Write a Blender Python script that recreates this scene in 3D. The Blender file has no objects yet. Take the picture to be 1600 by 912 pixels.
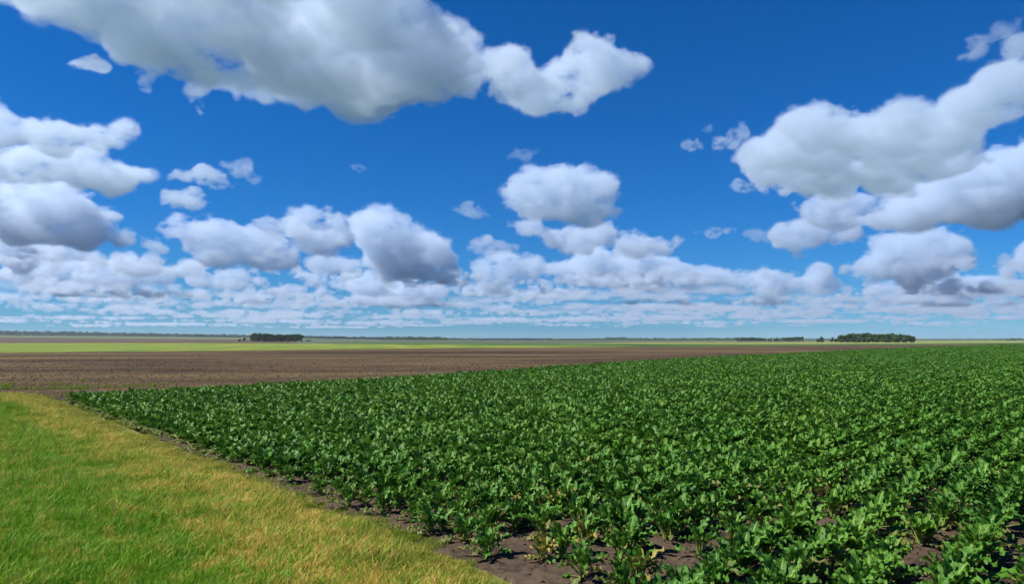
import bpy, bmesh, math, random, time
import numpy as np
from mathutils import Vector, Matrix, Euler

T0 = time.time()
sc = bpy.context.scene
COL = sc.collection
random.seed(11)
rng = np.random.default_rng(11)

# ------------------------------------------------------------------ camera
F = 1142.0                       # focal length in pixels of a 1600 px wide picture
PITCH = math.atan(74.0 / F)
CAMH = 2.5
cam = bpy.data.cameras.new('camera')
camo = bpy.data.objects.new('camera', cam)
COL.objects.link(camo)
camo.location = (0, 0, CAMH)
camo.rotation_euler = (math.pi / 2 + PITCH, 0, 0)
cam.lens = 36.0 * F / 1600.0
cam.clip_start = 0.1
cam.clip_end = 300000
sc.camera = camo

# ------------------------------------------------------------------ sky and sun
SUN_EL = math.radians(49)
SUN_AZ = math.radians(-100)      # clockwise from the view direction (+Y): the sun stands to the left
w = bpy.data.worlds.new('World')
sc.world = w
w.use_nodes = True
nt = w.node_tree
bg = nt.nodes['Background']
sky = nt.nodes.new('ShaderNodeTexSky')
sky.sky_type = 'NISHITA'
sky.sun_disc = False
sky.sun_elevation = SUN_EL
sky.sun_rotation = SUN_AZ
sky.air_density = 1.05
sky.dust_density = 0.0
sky.ozone_density = 10.0
sky.altitude = 0
tint = nt.nodes.new('ShaderNodeMix')
tint.data_type = 'RGBA'
tint.blend_type = 'MULTIPLY'
tint.inputs[0].default_value = 1.0
tint.inputs[7].default_value = (0.325, 0.69, 1.05, 1)
hs = nt.nodes.new('ShaderNodeHueSaturation')
hs.inputs['Saturation'].default_value = 1.06
nt.links.new(sky.outputs[0], tint.inputs[6])
nt.links.new(tint.outputs[2], hs.inputs['Color'])
nt.links.new(hs.outputs[0], bg.inputs[0])
bg.inputs[1].default_value = 0.071

sun = bpy.data.lights.new('sun', 'SUN')
sun.energy = 5.0
sun.angle = math.radians(0.5)
sun.color = (1.0, 0.975, 0.94)
suno = bpy.data.objects.new('sun', sun)
COL.objects.link(suno)
SUN_DIR = Vector((math.sin(SUN_AZ) * math.cos(SUN_EL), math.cos(SUN_AZ) * math.cos(SUN_EL), math.sin(SUN_EL)))
suno.rotation_euler = SUN_DIR.to_track_quat('Z', 'Y').to_euler()
suno.location = (-30, -5, 30)

sc.view_settings.view_transform = 'Standard'
sc.view_settings.look = 'None'
sc.view_settings.exposure = 0.5
sc.view_settings.gamma = 1.0
sc.cycles.use_denoising = True
sc.cycles.use_adaptive_sampling = True
sc.cycles.adaptive_threshold = 0.03
sc.cycles.time_limit = 1100
sc.cycles.max_bounces = 10
sc.cycles.diffuse_bounces = 3
sc.cycles.glossy_bounces = 2
sc.cycles.transmission_bounces = 4
sc.cycles.transparent_max_bounces = 8
sc.cycles.volume_bounces = 4
sc.cycles.volume_step_rate = 1.0

# ------------------------------------------------------------------ helpers
def pdir(x, y):
    """direction through a point of the 1600 x 912 picture"""
    cx = (np.asarray(x, float) - 800) / F
    cy = (456 - np.asarray(y, float)) / F
    return np.stack([cx, math.cos(PITCH) - math.sin(PITCH) * cy, math.sin(PITCH) + math.cos(PITCH) * cy], -1)

def gpt(x, y, z=0.0):
    """where the line of sight through (x, y) meets the level z"""
    d = pdir(x, y)
    t = (z - CAMH) / d[2]
    return (d[0] * t, d[1] * t)

def proj(p):
    """picture position of world points (n,3) and their depth"""
    q = np.asarray(p, float) - np.array([0, 0, CAMH])
    dep = q[:, 1] * math.cos(PITCH) + q[:, 2] * math.sin(PITCH)
    up = -q[:, 1] * math.sin(PITCH) + q[:, 2] * math.cos(PITCH)
    return 800 + F * q[:, 0] / dep, 456 - F * up / dep, dep

def inside(poly, pts):
    x, y = pts[:, 0], pts[:, 1]
    r = np.zeros(len(pts), bool)
    n = len(poly)
    for i in range(n):
        x1, y1 = poly[i]
        x2, y2 = poly[(i + 1) % n]
        c = ((y1 > y) != (y2 > y))
        xi = (x2 - x1) * (y - y1) / ((y2 - y1) if y2 != y1 else 1e-9) + x1
        r ^= c & (x < xi)
    return r

def edist(poly, pts, closed=True):
    d = np.full(len(pts), 1e9)
    n = len(poly)
    for i in range(n if closed else n - 1):
        a = np.array(poly[i], float)
        b = np.array(poly[(i + 1) % n], float)
        ab = b - a
        t = np.clip(((pts - a) @ ab) / max(ab @ ab, 1e-9), 0, 1)
        d = np.minimum(d, np.linalg.norm(pts - (a + t[:, None] * ab), axis=1))
    return d

def tag(o, label=None, cat=None, group=None, kind=None):
    if label: o['label'] = label
    if cat: o['category'] = cat
    if group: o['group'] = group
    if kind: o['kind'] = kind
    return o

def new_obj(name, mesh, parent=None):
    o = bpy.data.objects.new(name, mesh)
    COL.objects.link(o)
    if parent is not None:
        o.parent = parent
    return o

def mesh_np(name, verts, faces, mat=None, attrs=None, smooth=True):
    """verts (n,3), faces list of index tuples or (m,k) array"""
    me = bpy.data.meshes.new(name)
    verts = np.asarray(verts, np.float32)
    if isinstance(faces, np.ndarray):
        m, k = faces.shape
        me.vertices.add(len(verts))
        me.vertices.foreach_set('co', verts.ravel())
        me.loops.add(m * k)
        me.loops.foreach_set('vertex_index', faces.astype(np.int32).ravel())
        me.polygons.add(m)
        me.polygons.foreach_set('loop_start', np.arange(0, m * k, k, dtype=np.int32))
        me.update(calc_edges=True)
    else:
        me.from_pydata(verts.tolist(), [], faces)
    if attrs:
        for k_, v in attrs.items():
            a = me.attributes.new(k_, 'FLOAT', 'POINT')
            a.data.foreach_set('value', np.asarray(v, np.float32))
    if smooth:
        me.polygons.foreach_set('use_smooth', np.ones(len(me.polygons), bool))
    if mat is not None:
        for m_ in (mat if isinstance(mat, (list, tuple)) else [mat]):
            me.materials.append(m_)
    me.update()
    return me

class NB:
    """small helper to write node materials"""
    def __init__(self, name):
        self.m = bpy.data.materials.new(name)
        self.m.use_nodes = True
        self.t = self.m.node_tree
        self.t.nodes.clear()
        self.out = self.t.nodes.new('ShaderNodeOutputMaterial')
    def n(self, typ, **kw):
        nd = self.t.nodes.new('ShaderNode' + typ)
        for k, v in kw.items():
            setattr(nd, k, v)
        return nd
    def l(self, a, b):
        self.t.links.new(a, b)
    def setin(self, s, v):
        if hasattr(v, 'is_linked'):
            self.l(v, s)
        else:
            s.default_value = v
    def math(self, op, a, b=0.0, c=None, clamp=False):
        nd = self.n('Math', operation=op, use_clamp=clamp)
        self.setin(nd.inputs[0], a)
        self.setin(nd.inputs[1], b)
        if c is not None: self.setin(nd.inputs[2], c)
        return nd.outputs[0]
    def mix(self, f, a, b, mode='MIX'):
        nd = self.n('Mix', data_type='RGBA', blend_type=mode)
        self.setin(nd.inputs[0], f)
        self.setin(nd.inputs[6], a if hasattr(a, 'is_linked') else (*a, 1))
        self.setin(nd.inputs[7], b if hasattr(b, 'is_linked') else (*b, 1))
        return nd.outputs[2]
    def noise(self, vec, scale, detail=4, rough=0.55, dist=0.0):
        nd = self.n('TexNoise')
        if vec is not None: self.l(vec, nd.inputs['Vector'])
        nd.inputs['Scale'].default_value = scale
        nd.inputs['Detail'].default_value = detail
        nd.inputs['Roughness'].default_value = rough
        nd.inputs['Distortion'].default_value = dist
        return nd.outputs[0]
    def ss(self, v, a, b):
        nd = self.n('MapRange', interpolation_type='SMOOTHSTEP')
        self.setin(nd.inputs[0], v)
        nd.inputs[1].default_value = a
        nd.inputs[2].default_value = b
        return nd.outputs[0]
    def pos(self):
        return self.n('NewGeometry').outputs['Position']
    def mapping(self, vec, rotz=0.0, scale=(1, 1, 1)):
        a = self.n('Mapping', vector_type='TEXTURE')
        a.inputs['Rotation'].default_value = (0, 0, rotz)
        a.inputs['Scale'].default_value = scale
        self.l(vec, a.inputs['Vector'])
        return a.outputs[0]
    def principled(self, col, rough=0.8, spec=0.3, normal=None):
        p = self.n('BsdfPrincipled')
        self.setin(p.inputs['Base Color'], col if hasattr(col, 'is_linked') else (*col, 1))
        self.setin(p.inputs['Roughness'], rough)
        p.inputs['Specular IOR Level'].default_value = spec
        if normal is not None: self.l(normal, p.inputs['Normal'])
        return p
    def bump(self, h, strength=0.5, dist=0.05):
        b = self.n('Bump')
        b.inputs['Strength'].default_value = strength
        b.inputs['Distance'].default_value = dist
        self.l(h, b.inputs['Height'])
        return b.outputs[0]
    def surf(self, shader):
        self.l(shader, self.out.inputs['Surface'])
        return self.m

def gn_scatter(name, obj, coll, inst_attr='pick', seedless=True):
    """instances the objects of an unlinked collection on the points of obj (attributes rot, scl, pick)"""
    ng = bpy.data.node_groups.new(name, 'GeometryNodeTree')
    ng.interface.new_socket('Geometry', in_out='INPUT', socket_type='NodeSocketGeometry')
    ng.interface.new_socket('Geometry', in_out='OUTPUT', socket_type='NodeSocketGeometry')
    N, L = ng.nodes, ng.links
    gi = N.new('NodeGroupInput')
    go = N.new('NodeGroupOutput')
    ci = N.new('GeometryNodeCollectionInfo')
    ci.inputs['Collection'].default_value = coll
    ci.inputs['Separate Children'].default_value = True
    ci.inputs['Reset Children'].default_value = True
    ip = N.new('GeometryNodeInstanceOnPoints')
    ip.inputs['Pick Instance'].default_value = True
    def attr(nm, typ):
        a = N.new('GeometryNodeInputNamedAttribute')
        a.data_type = typ
        a.inputs[0].default_value = nm
        return a.outputs[0]
    L.new(gi.outputs[0], ip.inputs['Points'])
    L.new(ci.outputs[0], ip.inputs['Instance'])
    L.new(attr('pick', 'INT'), ip.inputs['Instance Index'])
    L.new(attr('rot', 'FLOAT_VECTOR'), ip.inputs['Rotation'])
    L.new(attr('scl', 'FLOAT_VECTOR'), ip.inputs['Scale'])
    L.new(ip.outputs[0], go.inputs[0])
    md = obj.modifiers.new('scatter', 'NODES')
    md.node_group = ng

def scatter_obj(name, pts, rot, scl, pick, coll):
    me = bpy.data.meshes.new(name)
    n = len(pts)
    me.vertices.add(n)
    me.vertices.foreach_set('co', np.asarray(pts, np.float32).ravel())
    a = me.attributes.new('rot', 'FLOAT_VECTOR', 'POINT'); a.data.foreach_set('vector', np.asarray(rot, np.float32).ravel())
    a = me.attributes.new('scl', 'FLOAT_VECTOR', 'POINT'); a.data.foreach_set('vector', np.asarray(scl, np.float32).ravel())
    a = me.attributes.new('pick', 'INT', 'POINT'); a.data.foreach_set('value', np.asarray(pick, np.int32))
    me.update()
    o = new_obj(name, me)
    gn_scatter(name, o, coll)
    return o

def proto_collection(name, meshes):
    c = bpy.data.collections.new(name)
    for i, m in enumerate(meshes):
        o = bpy.data.objects.new('%s_%02d' % (name, i), m)
        c.objects.link(o)
    return c

# ------------------------------------------------------------------ ground
ROW = math.radians(40.0)                       # heading of the beet rows
RU = np.array([math.sin(ROW), math.cos(ROW)])  # along the rows
RV = np.array([RU[1], -RU[0]])                 # across the rows

# edge of the grass verge (picture points laid on the ground), continued towards and behind the camera
VERGE_PX = [(60, 616), (110, 634), (160, 653), (230, 681), (320, 717), (420, 757), (520, 800), (600, 829), (680, 862), (740, 886), (800, 912)]
VERGE = [gpt(*p) for p in VERGE_PX]
d_end = np.array(VERGE[-1]) - np.array(VERGE[4]); d_end /= np.linalg.norm(d_end)
VERGE.append(tuple(np.array(VERGE[-1]) + d_end * 14))
VERGE = [(float(a), float(b)) for a, b in VERGE]

# outer edge of the beet field, seen as the line of leaf tops
FAR_PX = [(88, 613.5), (180, 609), (300, 603), (450, 596), (600, 588), (750, 578.5), (900, 568), (1050, 559.5), (1200, 551.5), (1330, 545.5), (1450, 541), (1540, 538.6), (1600, 537.2), (1640, 536.4)]
FAR = [tuple(float(v) for v in gpt(x, y, 0.38)) for x, y in FAR_PX]
BEET = FAR + [(FAR[-1][0] + 60, FAR[-1][1] + 20), (160, 150), (60, 30), (25, -3), (VERGE[-1][0] + 0.3, VERGE[-1][1])] + [(p[0] + 0.18, p[1] + 0.14) for p in VERGE[::-1][1:-1]]

def rise(x, y):
    """the land climbs gently to a wooded ridge far to the left"""
    r = np.hypot(x, y)
    az = np.arctan2(x, np.maximum(y, 1))
    k = np.clip((r - 1250) / 2200, 0, 1); k = k * k * (3 - 2 * k)
    a = np.clip((-0.02 - az) / 0.62, 0, 1); a = a * a * (3 - 2 * a)
    a = 0.55 * a + 0.45 * np.clip((-0.02 - az) / 0.62, 0, 1)
    front = (y > 0)
    return 18.0 * k * a * front

def soil_material(name, c1, c2, scale=7.0, bump=0.6):
    b = NB(name)
    p = b.pos()
    n1 = b.noise(p, scale, 8, 0.65)
    n2 = b.noise(p, 0.5, 4, 0.5)
    col = b.mix(b.ss(n1, 0.3, 0.7), c1, c2)
    col = b.mix(b.math('MULTIPLY', b.ss(n2, 0.4, 0.7), 0.5), col, tuple(v * 1.25 for v in c2))
    nr = b.bump(b.noise(p, 22.0, 6, 0.7), bump, 0.03)
    return b.surf(b.principled(col, 0.95, 0.1, nr).outputs[0])

# far patchwork land
b = NB('far_land')
p = b.pos()
n1 = b.noise(b.mapping(p, math.radians(-8), (900, 120, 1)), 1.0, 3, 0.5)
n2 = b.noise(b.mapping(p, math.radians(-5), (350, 60, 1)), 1.0, 4, 0.6)
cr = b.n('ValToRGB')
cr.color_ramp.interpolation = 'EASE'
els = cr.color_ramp.elements
els[0].position = 0.30; els[0].color = (0.085, 0.070, 0.055, 1)
els[1].position = 0.42; els[1].color = (0.062, 0.092, 0.048, 1)
for po, c in ((0.50, (0.10, 0.135, 0.06, 1)), (0.56, (0.055, 0.085, 0.045, 1)), (0.66, (0.17, 0.17, 0.09, 1)), (0.75, (0.075, 0.105, 0.055, 1))):
    e = els.new(po); e.color = c
b.l(n1, cr.inputs[0])
col = b.mix(b.math('MULTIPLY', b.ss(n2, 0.35, 0.65), 0.35), cr.outputs[0], (0.12, 0.135, 0.075))
FAR_LAND = b.surf(b.principled(col, 0.95, 0.1).outputs[0])

rad = np.concatenate([np.linspace(0, 400, 9)[1:], np.geomspace(500, 9000, 34)])
ang = np.linspace(-math.pi, math.pi, 193)[:-1]
vs = [(0, 0, -0.15)]
for r in rad:
    x = r * np.sin(ang); y = r * np.cos(ang)
    z = -0.15 + rise(x, y)
    vs += list(zip(x, y, z))
nA = len(ang)
fs = [(0, 1 + (j + 1) % nA, 1 + j) for j in range(nA)]
for i in range(len(rad) - 1):
    for j in range(nA):
        a0 = 1 + i * nA + j; a1 = 1 + i * nA + (j + 1) % nA
        fs.append((a0, a1, a1 + nA, a0 + nA))
g = new_obj('ground', mesh_np('ground', np.array(vs), fs, FAR_LAND))
tag(g, 'far patchwork of farmland reaching to the horizon', kind='structure')

def sheet(name, px, z, mat, label):
    """a field lying on the land, its corners given by picture points or by world points (tuples tagged 'w')"""
    pts = []
    for q in px:
        if len(q) == 3: pts.append((q[0], q[1]))
        else: pts.append(gpt(q[0], q[1], z))
    bm = bmesh.new()
    vsb = [bm.verts.new((p[0], p[1], z)) for p in pts]
    f = bm.faces.new(vsb)
    bmesh.ops.triangulate(bm, faces=[f])
    bmesh.ops.recalc_face_normals(bm, faces=bm.faces)
    for f in bm.faces:
        if f.normal.z < 0: f.normal_flip()
    me = bpy.data.meshes.new(name)
    bm.to_mesh(me); bm.free()
    me.materials.append(mat)
    o = new_obj(name, me)
    tag(o, label, kind='structure')
    return o

# ploughed brown field
b = NB('ploughed_soil')
p = b.pos()
HB = math.radians(14)
s1 = b.noise(b.mapping(p, HB, (26, 6.0, 1)), 1.0, 6, 0.65, 0.8)
s2 = b.noise(b.mapping(p, math.radians(48), (7, 1.1, 1)), 1.0, 6, 0.7, 0.6)
s3 = b.noise(p, 1.6, 9, 0.8)
s4 = b.noise(b.mapping(p, math.radians(4), (80, 26, 1)), 1.0, 5, 0.6, 0.5)
patch = b.math('ADD', b.math('MULTIPLY', s4, 0.62), b.math('MULTIPLY', s1, 0.38))
col = b.mix(b.ss(patch, 0.40, 0.60), (0.050, 0.033, 0.020), (0.158, 0.106, 0.054))
col = b.mix(b.math('MULTIPLY', b.ss(s2, 0.48, 0.75), 0.35), col, (0.215, 0.165, 0.095))
green = b.math('MULTIPLY', b.ss(patch, 0.52, 0.62), b.ss(s2, 0.44, 0.60))
col = b.mix(b.math('MULTIPLY', green, 0.6), col, (0.20, 0.185, 0.045))
col = b.mix(b.math('MULTIPLY', b.ss(s3, 0.47, 0.62), 0.7), col, (0.034, 0.024, 0.018))
nr = b.bump(b.noise(p, 6.0, 6, 0.7), 0.9, 0.12)
PLOUGH = b.surf(b.principled(col, 1.0, 0.05, nr).outputs[0])
sheet('ploughed_field', [(-2500, 551.5), (0, 551), (300, 548.5), (500, 546), (650, 544.4), (850, 542.8), (1000, 541.8), (1150, 540.8), (1300, 539.6), (1430, 538.6), (1520, 537.6), (1640, 536.4), (240, 250, 0), (60, 60, 0), (-10, 25, 0), (-60, 10, 0), (-200, 10, 0)], -0.05, PLOUGH,
      'bare brown ploughed field beyond the beet rows')

# yellow-green crop behind it
b = NB('yellow_crop')
p = b.pos()
s1 = b.noise(b.mapping(p, math.radians(-80), (140, 14, 1)), 1.0, 4, 0.6)
s2 = b.noise(p, 0.8, 6, 0.7)
col = b.mix(b.ss(s1, 0.35, 0.65), (0.125, 0.195, 0.030), (0.235, 0.250, 0.045))
col = b.mix(b.math('MULTIPLY', b.ss(s2, 0.4, 0.7), 0.4), col, (0.115, 0.17, 0.025))
YELLOW = b.surf(b.principled(col, 0.95, 0.1, b.bump(s2, 0.8, 0.2)).outputs[0])
sheet('stubble_field', [(-2500, 551.0), (0, 550.6), (300, 548.1), (500, 545.6), (650, 544.1), (850, 542.5), (1000, 541.4), (980, 540.7), (860, 539.9), (700, 538.6), (560, 537.2), (420, 536.2), (300, 535.6), (0, 535.6), (-1200, 535.6)], -0.07, YELLOW,
      'yellow-green crop field behind the ploughed field')

def strip(name, px, z, c1, c2, label):
    b = NB(name + '_cover')
    p = b.pos()
    s = b.noise(b.mapping(p, math.radians(-80), (160, 20, 1)), 1.0, 4, 0.6)
    m = b.surf(b.principled(b.mix(b.ss(s, 0.35, 0.65), c1, c2), 0.95, 0.1).outputs[0])
    return sheet(name, px, z, m, label)

def hill_strip(name, az0, az1, d0, d1, lift, c1, c2, label):
    """a field that climbs with the land towards the far ridge"""
    b = NB(name + '_cover')
    sn = b.noise(b.mapping(b.pos(), math.radians(4), (260, 40, 1)), 1.0, 4, 0.6)
    m = b.surf(b.principled(b.mix(b.ss(sn, 0.35, 0.65), c1, c2), 0.95, 0.1).outputs[0])
    na, nd = 60, 30
    aa, dd = np.meshgrid(np.radians(np.linspace(az0, az1, na)), np.geomspace(d0, d1, nd), indexing='ij')
    X, Y = np.tan(aa) * dd, dd
    Z = rise(X, Y) + lift * np.clip((np.hypot(X, Y) - 1100) / 500, 0.0, 1) - 0.10
    ix = np.arange(na * nd).reshape(na, nd)
    q = np.stack([ix[:-1, :-1], ix[1:, :-1], ix[1:, 1:], ix[:-1, 1:]], -1).reshape(-1, 4)
    tag(new_obj(name, mesh_np(name, np.stack([X, Y, Z], -1).reshape(-1, 3), q, m)), label, kind='structure')
hill_strip('fallow_field', -52, -16.5, 525, 1850, 0.45, (0.070, 0.045, 0.032), (0.125, 0.085, 0.050), 'dark brown strip of fallow land below the far ridge')
hill_strip('pasture', -52, -15, 1840, 3300, 0.35, (0.085, 0.125, 0.045), (0.125, 0.165, 0.06), 'pale green pasture climbing to the ridge forest')
strip('meadow', [(560, 537.0), (700, 538.4), (860, 539.7), (1000, 541.2), (1150, 540.6), (1300, 539.4), (1430, 538.4), (1520, 537.4), (1650, 536.2), (1650, 534.8), (1430, 536.3), (1250, 537.4), (1000, 538.3), (860, 537.2), (700, 536.0), (540, 534.9)], -0.09, (0.048, 0.10, 0.024), (0.085, 0.15, 0.033), 'dark green meadow strip beyond the ploughed field')
strip('straw_field', [(860, 537.0), (1000, 538.1), (1250, 537.2), (1430, 536.1), (1650, 534.6), (1650, 532.2), (1430, 532.6), (1250, 534.2), (1000, 534.8)], -0.11, (0.25, 0.25, 0.065), (0.20, 0.23, 0.06), 'pale straw coloured field in front of the far trees')

# ------------------------------------------------------------------ clouds: real volumes of scattering droplets
BASE = 1300.0          # height of the cloud base

def cloud_material(name, dens, feat, step=1.0, soft=60.0, base=None, detail=6, lie=(1.35, 0.75), cap=None):
    b = NB(name)
    v = b.n('VolumePrincipled')
    v.inputs['Color'].default_value = (0.81, 0.905, 1.0, 1)  # blue of the air in between and of shaded bases, put into the colour
    v.inputs['Anisotropy'].default_value = 0.2
    v.inputs['Density Attribute'].default_value = ''
    at = b.n('Attribute', attribute_name='density')
    p = b.pos()
    nz = b.noise(b.mapping(p, 0.0, (lie[0], lie[0], lie[1])), 1.0 / feat, detail, 0.68, 0.0)
    q = b.math('MULTIPLY_ADD', at.outputs['Fac'], 0.17, nz)
    q = b.math('MULTIPLY', b.ss(q, 0.602, 0.650), b.ss(at.outputs['Fac'], 0.0, 0.75))
    if base is not None:                      # condensation level: the underside is nearly flat
        sx = b.n('SeparateXYZ'); b.l(p, sx.inputs[0])
        q = b.math('MULTIPLY', q, b.ss(sx.outputs[2], base - soft, base + soft))
    if cap is not None:                       # thin layers: their tops are levelled by a warm lid of air
        sx = b.n('SeparateXYZ'); b.l(p, sx.inputs[0])
        q = b.math('MULTIPLY', q, b.math('MULTIPLY', b.ss(sx.outputs[2], BASE - 60, BASE + 20), b.ss(sx.outputs[2], BASE + cap, BASE + cap * 0.3)))
    b.l(b.math('MULTIPLY', q, dens), v.inputs['Density'])
    b.l(v.outputs[0], b.out.inputs['Volume'])
    b.m.cycles.volume_step_rate = step
    return b.m

def billow(P, r, k1, k2, rmin, seed):
    """cauliflower: every puff carries smaller puffs, and those smaller ones again; undersides stay flat"""
    g_ = np.random.default_rng(seed)
    def kids(P, r, k, a, b_):
        n = len(P)
        d = g_.normal(size=(n, k, 3)); d[:, :, 2] = np.abs(d[:, :, 2]) * 1.1 - 0.35
        d /= np.linalg.norm(d, axis=2, keepdims=True)
        rc = r[:, None] * g_.uniform(a, b_, (n, k))
        Pc = P[:, None, :] + d * (r[:, None] * g_.uniform(0.75, 1.05, (n, k)))[:, :, None]
        Pc, rc = Pc.reshape(-1, 3), rc.ravel()
        keep = rc > rmin
        return Pc[keep], rc[keep]
    P1, r1 = kids(P, r, k1, 0.18, 0.42)
    P2, r2 = kids(P1, r1, k2, 0.25, 0.5)
    return np.concatenate([P, P1, P2]), np.concatenate([r, r1, r2])

def cloud_object(name, pts, rad, voxel, mat):
    me = bpy.data.meshes.new(name)
    me.vertices.add(len(pts))
    me.vertices.foreach_set('co', np.asarray(pts, np.float32).ravel())
    a = me.attributes.new('rad', 'FLOAT', 'POINT')
    a.data.foreach_set('value', np.asarray(rad, np.float32))
    src = bpy.data.objects.new(name + '_puffs', me)      # the puffs' centres, read by the volume below
    vo = bpy.data.volumes.new(name)
    vo.materials.append(mat)
    o = new_obj(name, vo)
    ng = bpy.data.node_groups.new(name, 'GeometryNodeTree')
    ng.interface.new_socket('Geometry', in_out='INPUT', socket_type='NodeSocketGeometry')
    ng.interface.new_socket('Geometry', in_out='OUTPUT', socket_type='NodeSocketGeometry')
    N, L = ng.nodes, ng.links
    i = N.new('GeometryNodeObjectInfo'); i.inputs['Object'].default_value = src; out = N.new('NodeGroupOutput')
    m2p = N.new('GeometryNodeMeshToPoints'); p2v = N.new('GeometryNodePointsToVolume')
    sm = N.new('GeometryNodeSetMaterial'); at = N.new('GeometryNodeInputNamedAttribute')
    at.data_type = 'FLOAT'; at.inputs[0].default_value = 'rad'
    L.new(i.outputs['Geometry'], m2p.inputs['Mesh'])
    L.new(at.outputs[0], m2p.inputs['Radius'])
    L.new(m2p.outputs[0], p2v.inputs['Points'])
    L.new(at.outputs[0], p2v.inputs['Radius'])
    p2v.resolution_mode = 'VOXEL_SIZE'
    p2v.inputs['Voxel Size'].default_value = voxel
    p2v.inputs['Density'].default_value = 1.0
    L.new(p2v.outputs[0], sm.inputs[0])
    sm.inputs['Material'].default_value = mat
    L.new(sm.outputs[0], out.inputs[0])
    o.modifiers.new('puffs', 'NODES').node_group = ng
    return o

def vnoise(x, y, seed):
    """smooth value noise for relief"""
    r_ = np.random.default_rng(seed)
    tab = r_.random((64, 64))
    xi = np.floor(x).astype(int); yi = np.floor(y).astype(int)
    fx = x - xi; fy = y - yi
    fx = fx * fx * (3 - 2 * fx); fy = fy * fy * (3 - 2 * fy)
    a = tab[xi % 64, yi % 64]; b_ = tab[(xi + 1) % 64, yi % 64]
    c = tab[xi % 64, (yi + 1) % 64]; d = tab[(xi + 1) % 64, (yi + 1) % 64]
    return (a * (1 - fx) + b_ * fx) * (1 - fy) + (c * (1 - fx) + d * fx) * fy

def fray(poly, seed):
    """breaks the smooth outline into ever smaller bulges and notches"""
    g_ = np.random.default_rng(seed)
    area = 0.5 * np.sum(poly[:, 0] * np.roll(poly[:, 1], -1) - np.roll(poly[:, 0], -1) * poly[:, 1])
    sg = 1.0 if area > 0 else -1.0
    for amp in (0.17, 0.17, 0.14):
        nxt = np.roll(poly, -1, axis=0)
        e_ = nxt - poly
        ln = np.linalg.norm(e_, axis=1, keepdims=True)
        nrm = np.column_stack([e_[:, 1], -e_[:, 0]]) / np.maximum(ln, 1e-6) * sg
        mid = (poly + nxt) / 2 + nrm * np.minimum(ln, 60) * g_.normal(0.03, amp, (len(poly), 1))
        poly = np.stack([poly, mid], 1).reshape(-1, 2)
    return poly

def cloud(poly, label, mode='side', n=0, thick=420, depth=0.55, dens=1.0, vpx=6.0, feat=34.0, rmax=45, base_y=None):
    """a cloud of puffs: its outline seen from the field, its own distance (from the height of the base), depth and thickness"""
    poly = fray(np.array(poly, float), len(label))
    lo, hi = poly.min(0), poly.max(0)
    n = int(min(260, max(30, (hi - lo).prod() / 90.0)))
    if mode == 'under': n = int(n * 1.6)
    pts = rng.uniform(lo, hi, (n * 40, 2))
    pts = pts[inside(poly, pts)]
    e = edist(poly, pts)
    # the rim is bitten away unevenly, in bays and tatters
    bite = sum(a_ * vnoise(pts[:, 0] / s_ + 31 * len(label), pts[:, 1] / (s_ * 0.75) + 200, 60 + len(label)) for a_, s_ in ((0.5, 34.0), (0.3, 15.0), (0.2, 7.0)))
    A_ = min(22.0, 0.24 * e.max())
    e = e - A_ * np.clip(bite - 0.36, 0, 1) * 2.0
    pts, e = pts[e > 0.3], e[e > 0.3]
    # thin out so that puffs crowd near the rim and stay sparse inside
    keep = rng.random(len(e)) < np.minimum(1.0, (7.0 / np.maximum(e, 3.0)))
    pts, e = pts[keep][:n * 3], e[keep][:n * 3]
    d = pdir(pts[:, 0], pts[:, 1])
    u = rng.uniform(0, 1, len(pts))
    vp_ = float(np.clip(0.10 * min(hi - lo), 2.0, 8.0))
    r = np.minimum(e * rng.uniform(0.75, 1.05, len(e)) + (1.15 if mode == 'side' else 0.95) * vp_, rmax)
    if mode == 'side':
        db = pdir(poly[:, 0].mean(), base_y or hi[1])
        D0 = BASE / db[2]
        W = (hi[0] - lo[0]) * D0 / F
        k = np.minimum(1, e / max(e.max() * 0.6, 1))
        D = D0 + (u - 0.35) * 0.65 * depth * W * k
    else:
        k = np.minimum(1, e / 120.0)
        D = (BASE + thick * k * u * (0.15 + 1.7 * vnoise(pts[:, 0] / 95 + 50, pts[:, 1] / 60 + 50, 77))) / d[:, 2]
        D0 = float(np.median(D))
    P3 = d * D[:, None]
    P3[:, 2] += CAMH
    mpp = D0 / F
    vox = vp_ * mpp
    P3, r3 = billow(P3, r * D / F, K1, K2, vox * 1.2, len(label))
    mat = cloud_material('cloud_vapour', (DK if mode == 'side' else DU) * dens * 0.016 * (4000 / max(D0, 2500)) ** 0.6, 1.45 * feat * mpp, max(1.2, 19.0 / vp_), 4.0 * mpp, BASE + CAMH if mode == 'side' and base_y is None else None)
    o = cloud_object('cloud', P3, r3, vox, mat)
    tag(o, label, 'cloud', 'cumulus clouds')
    return o
VP, K1, K2, DK, DU, SR = 2.2, 10, 6, 0.40, 0.72, 3.2

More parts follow.
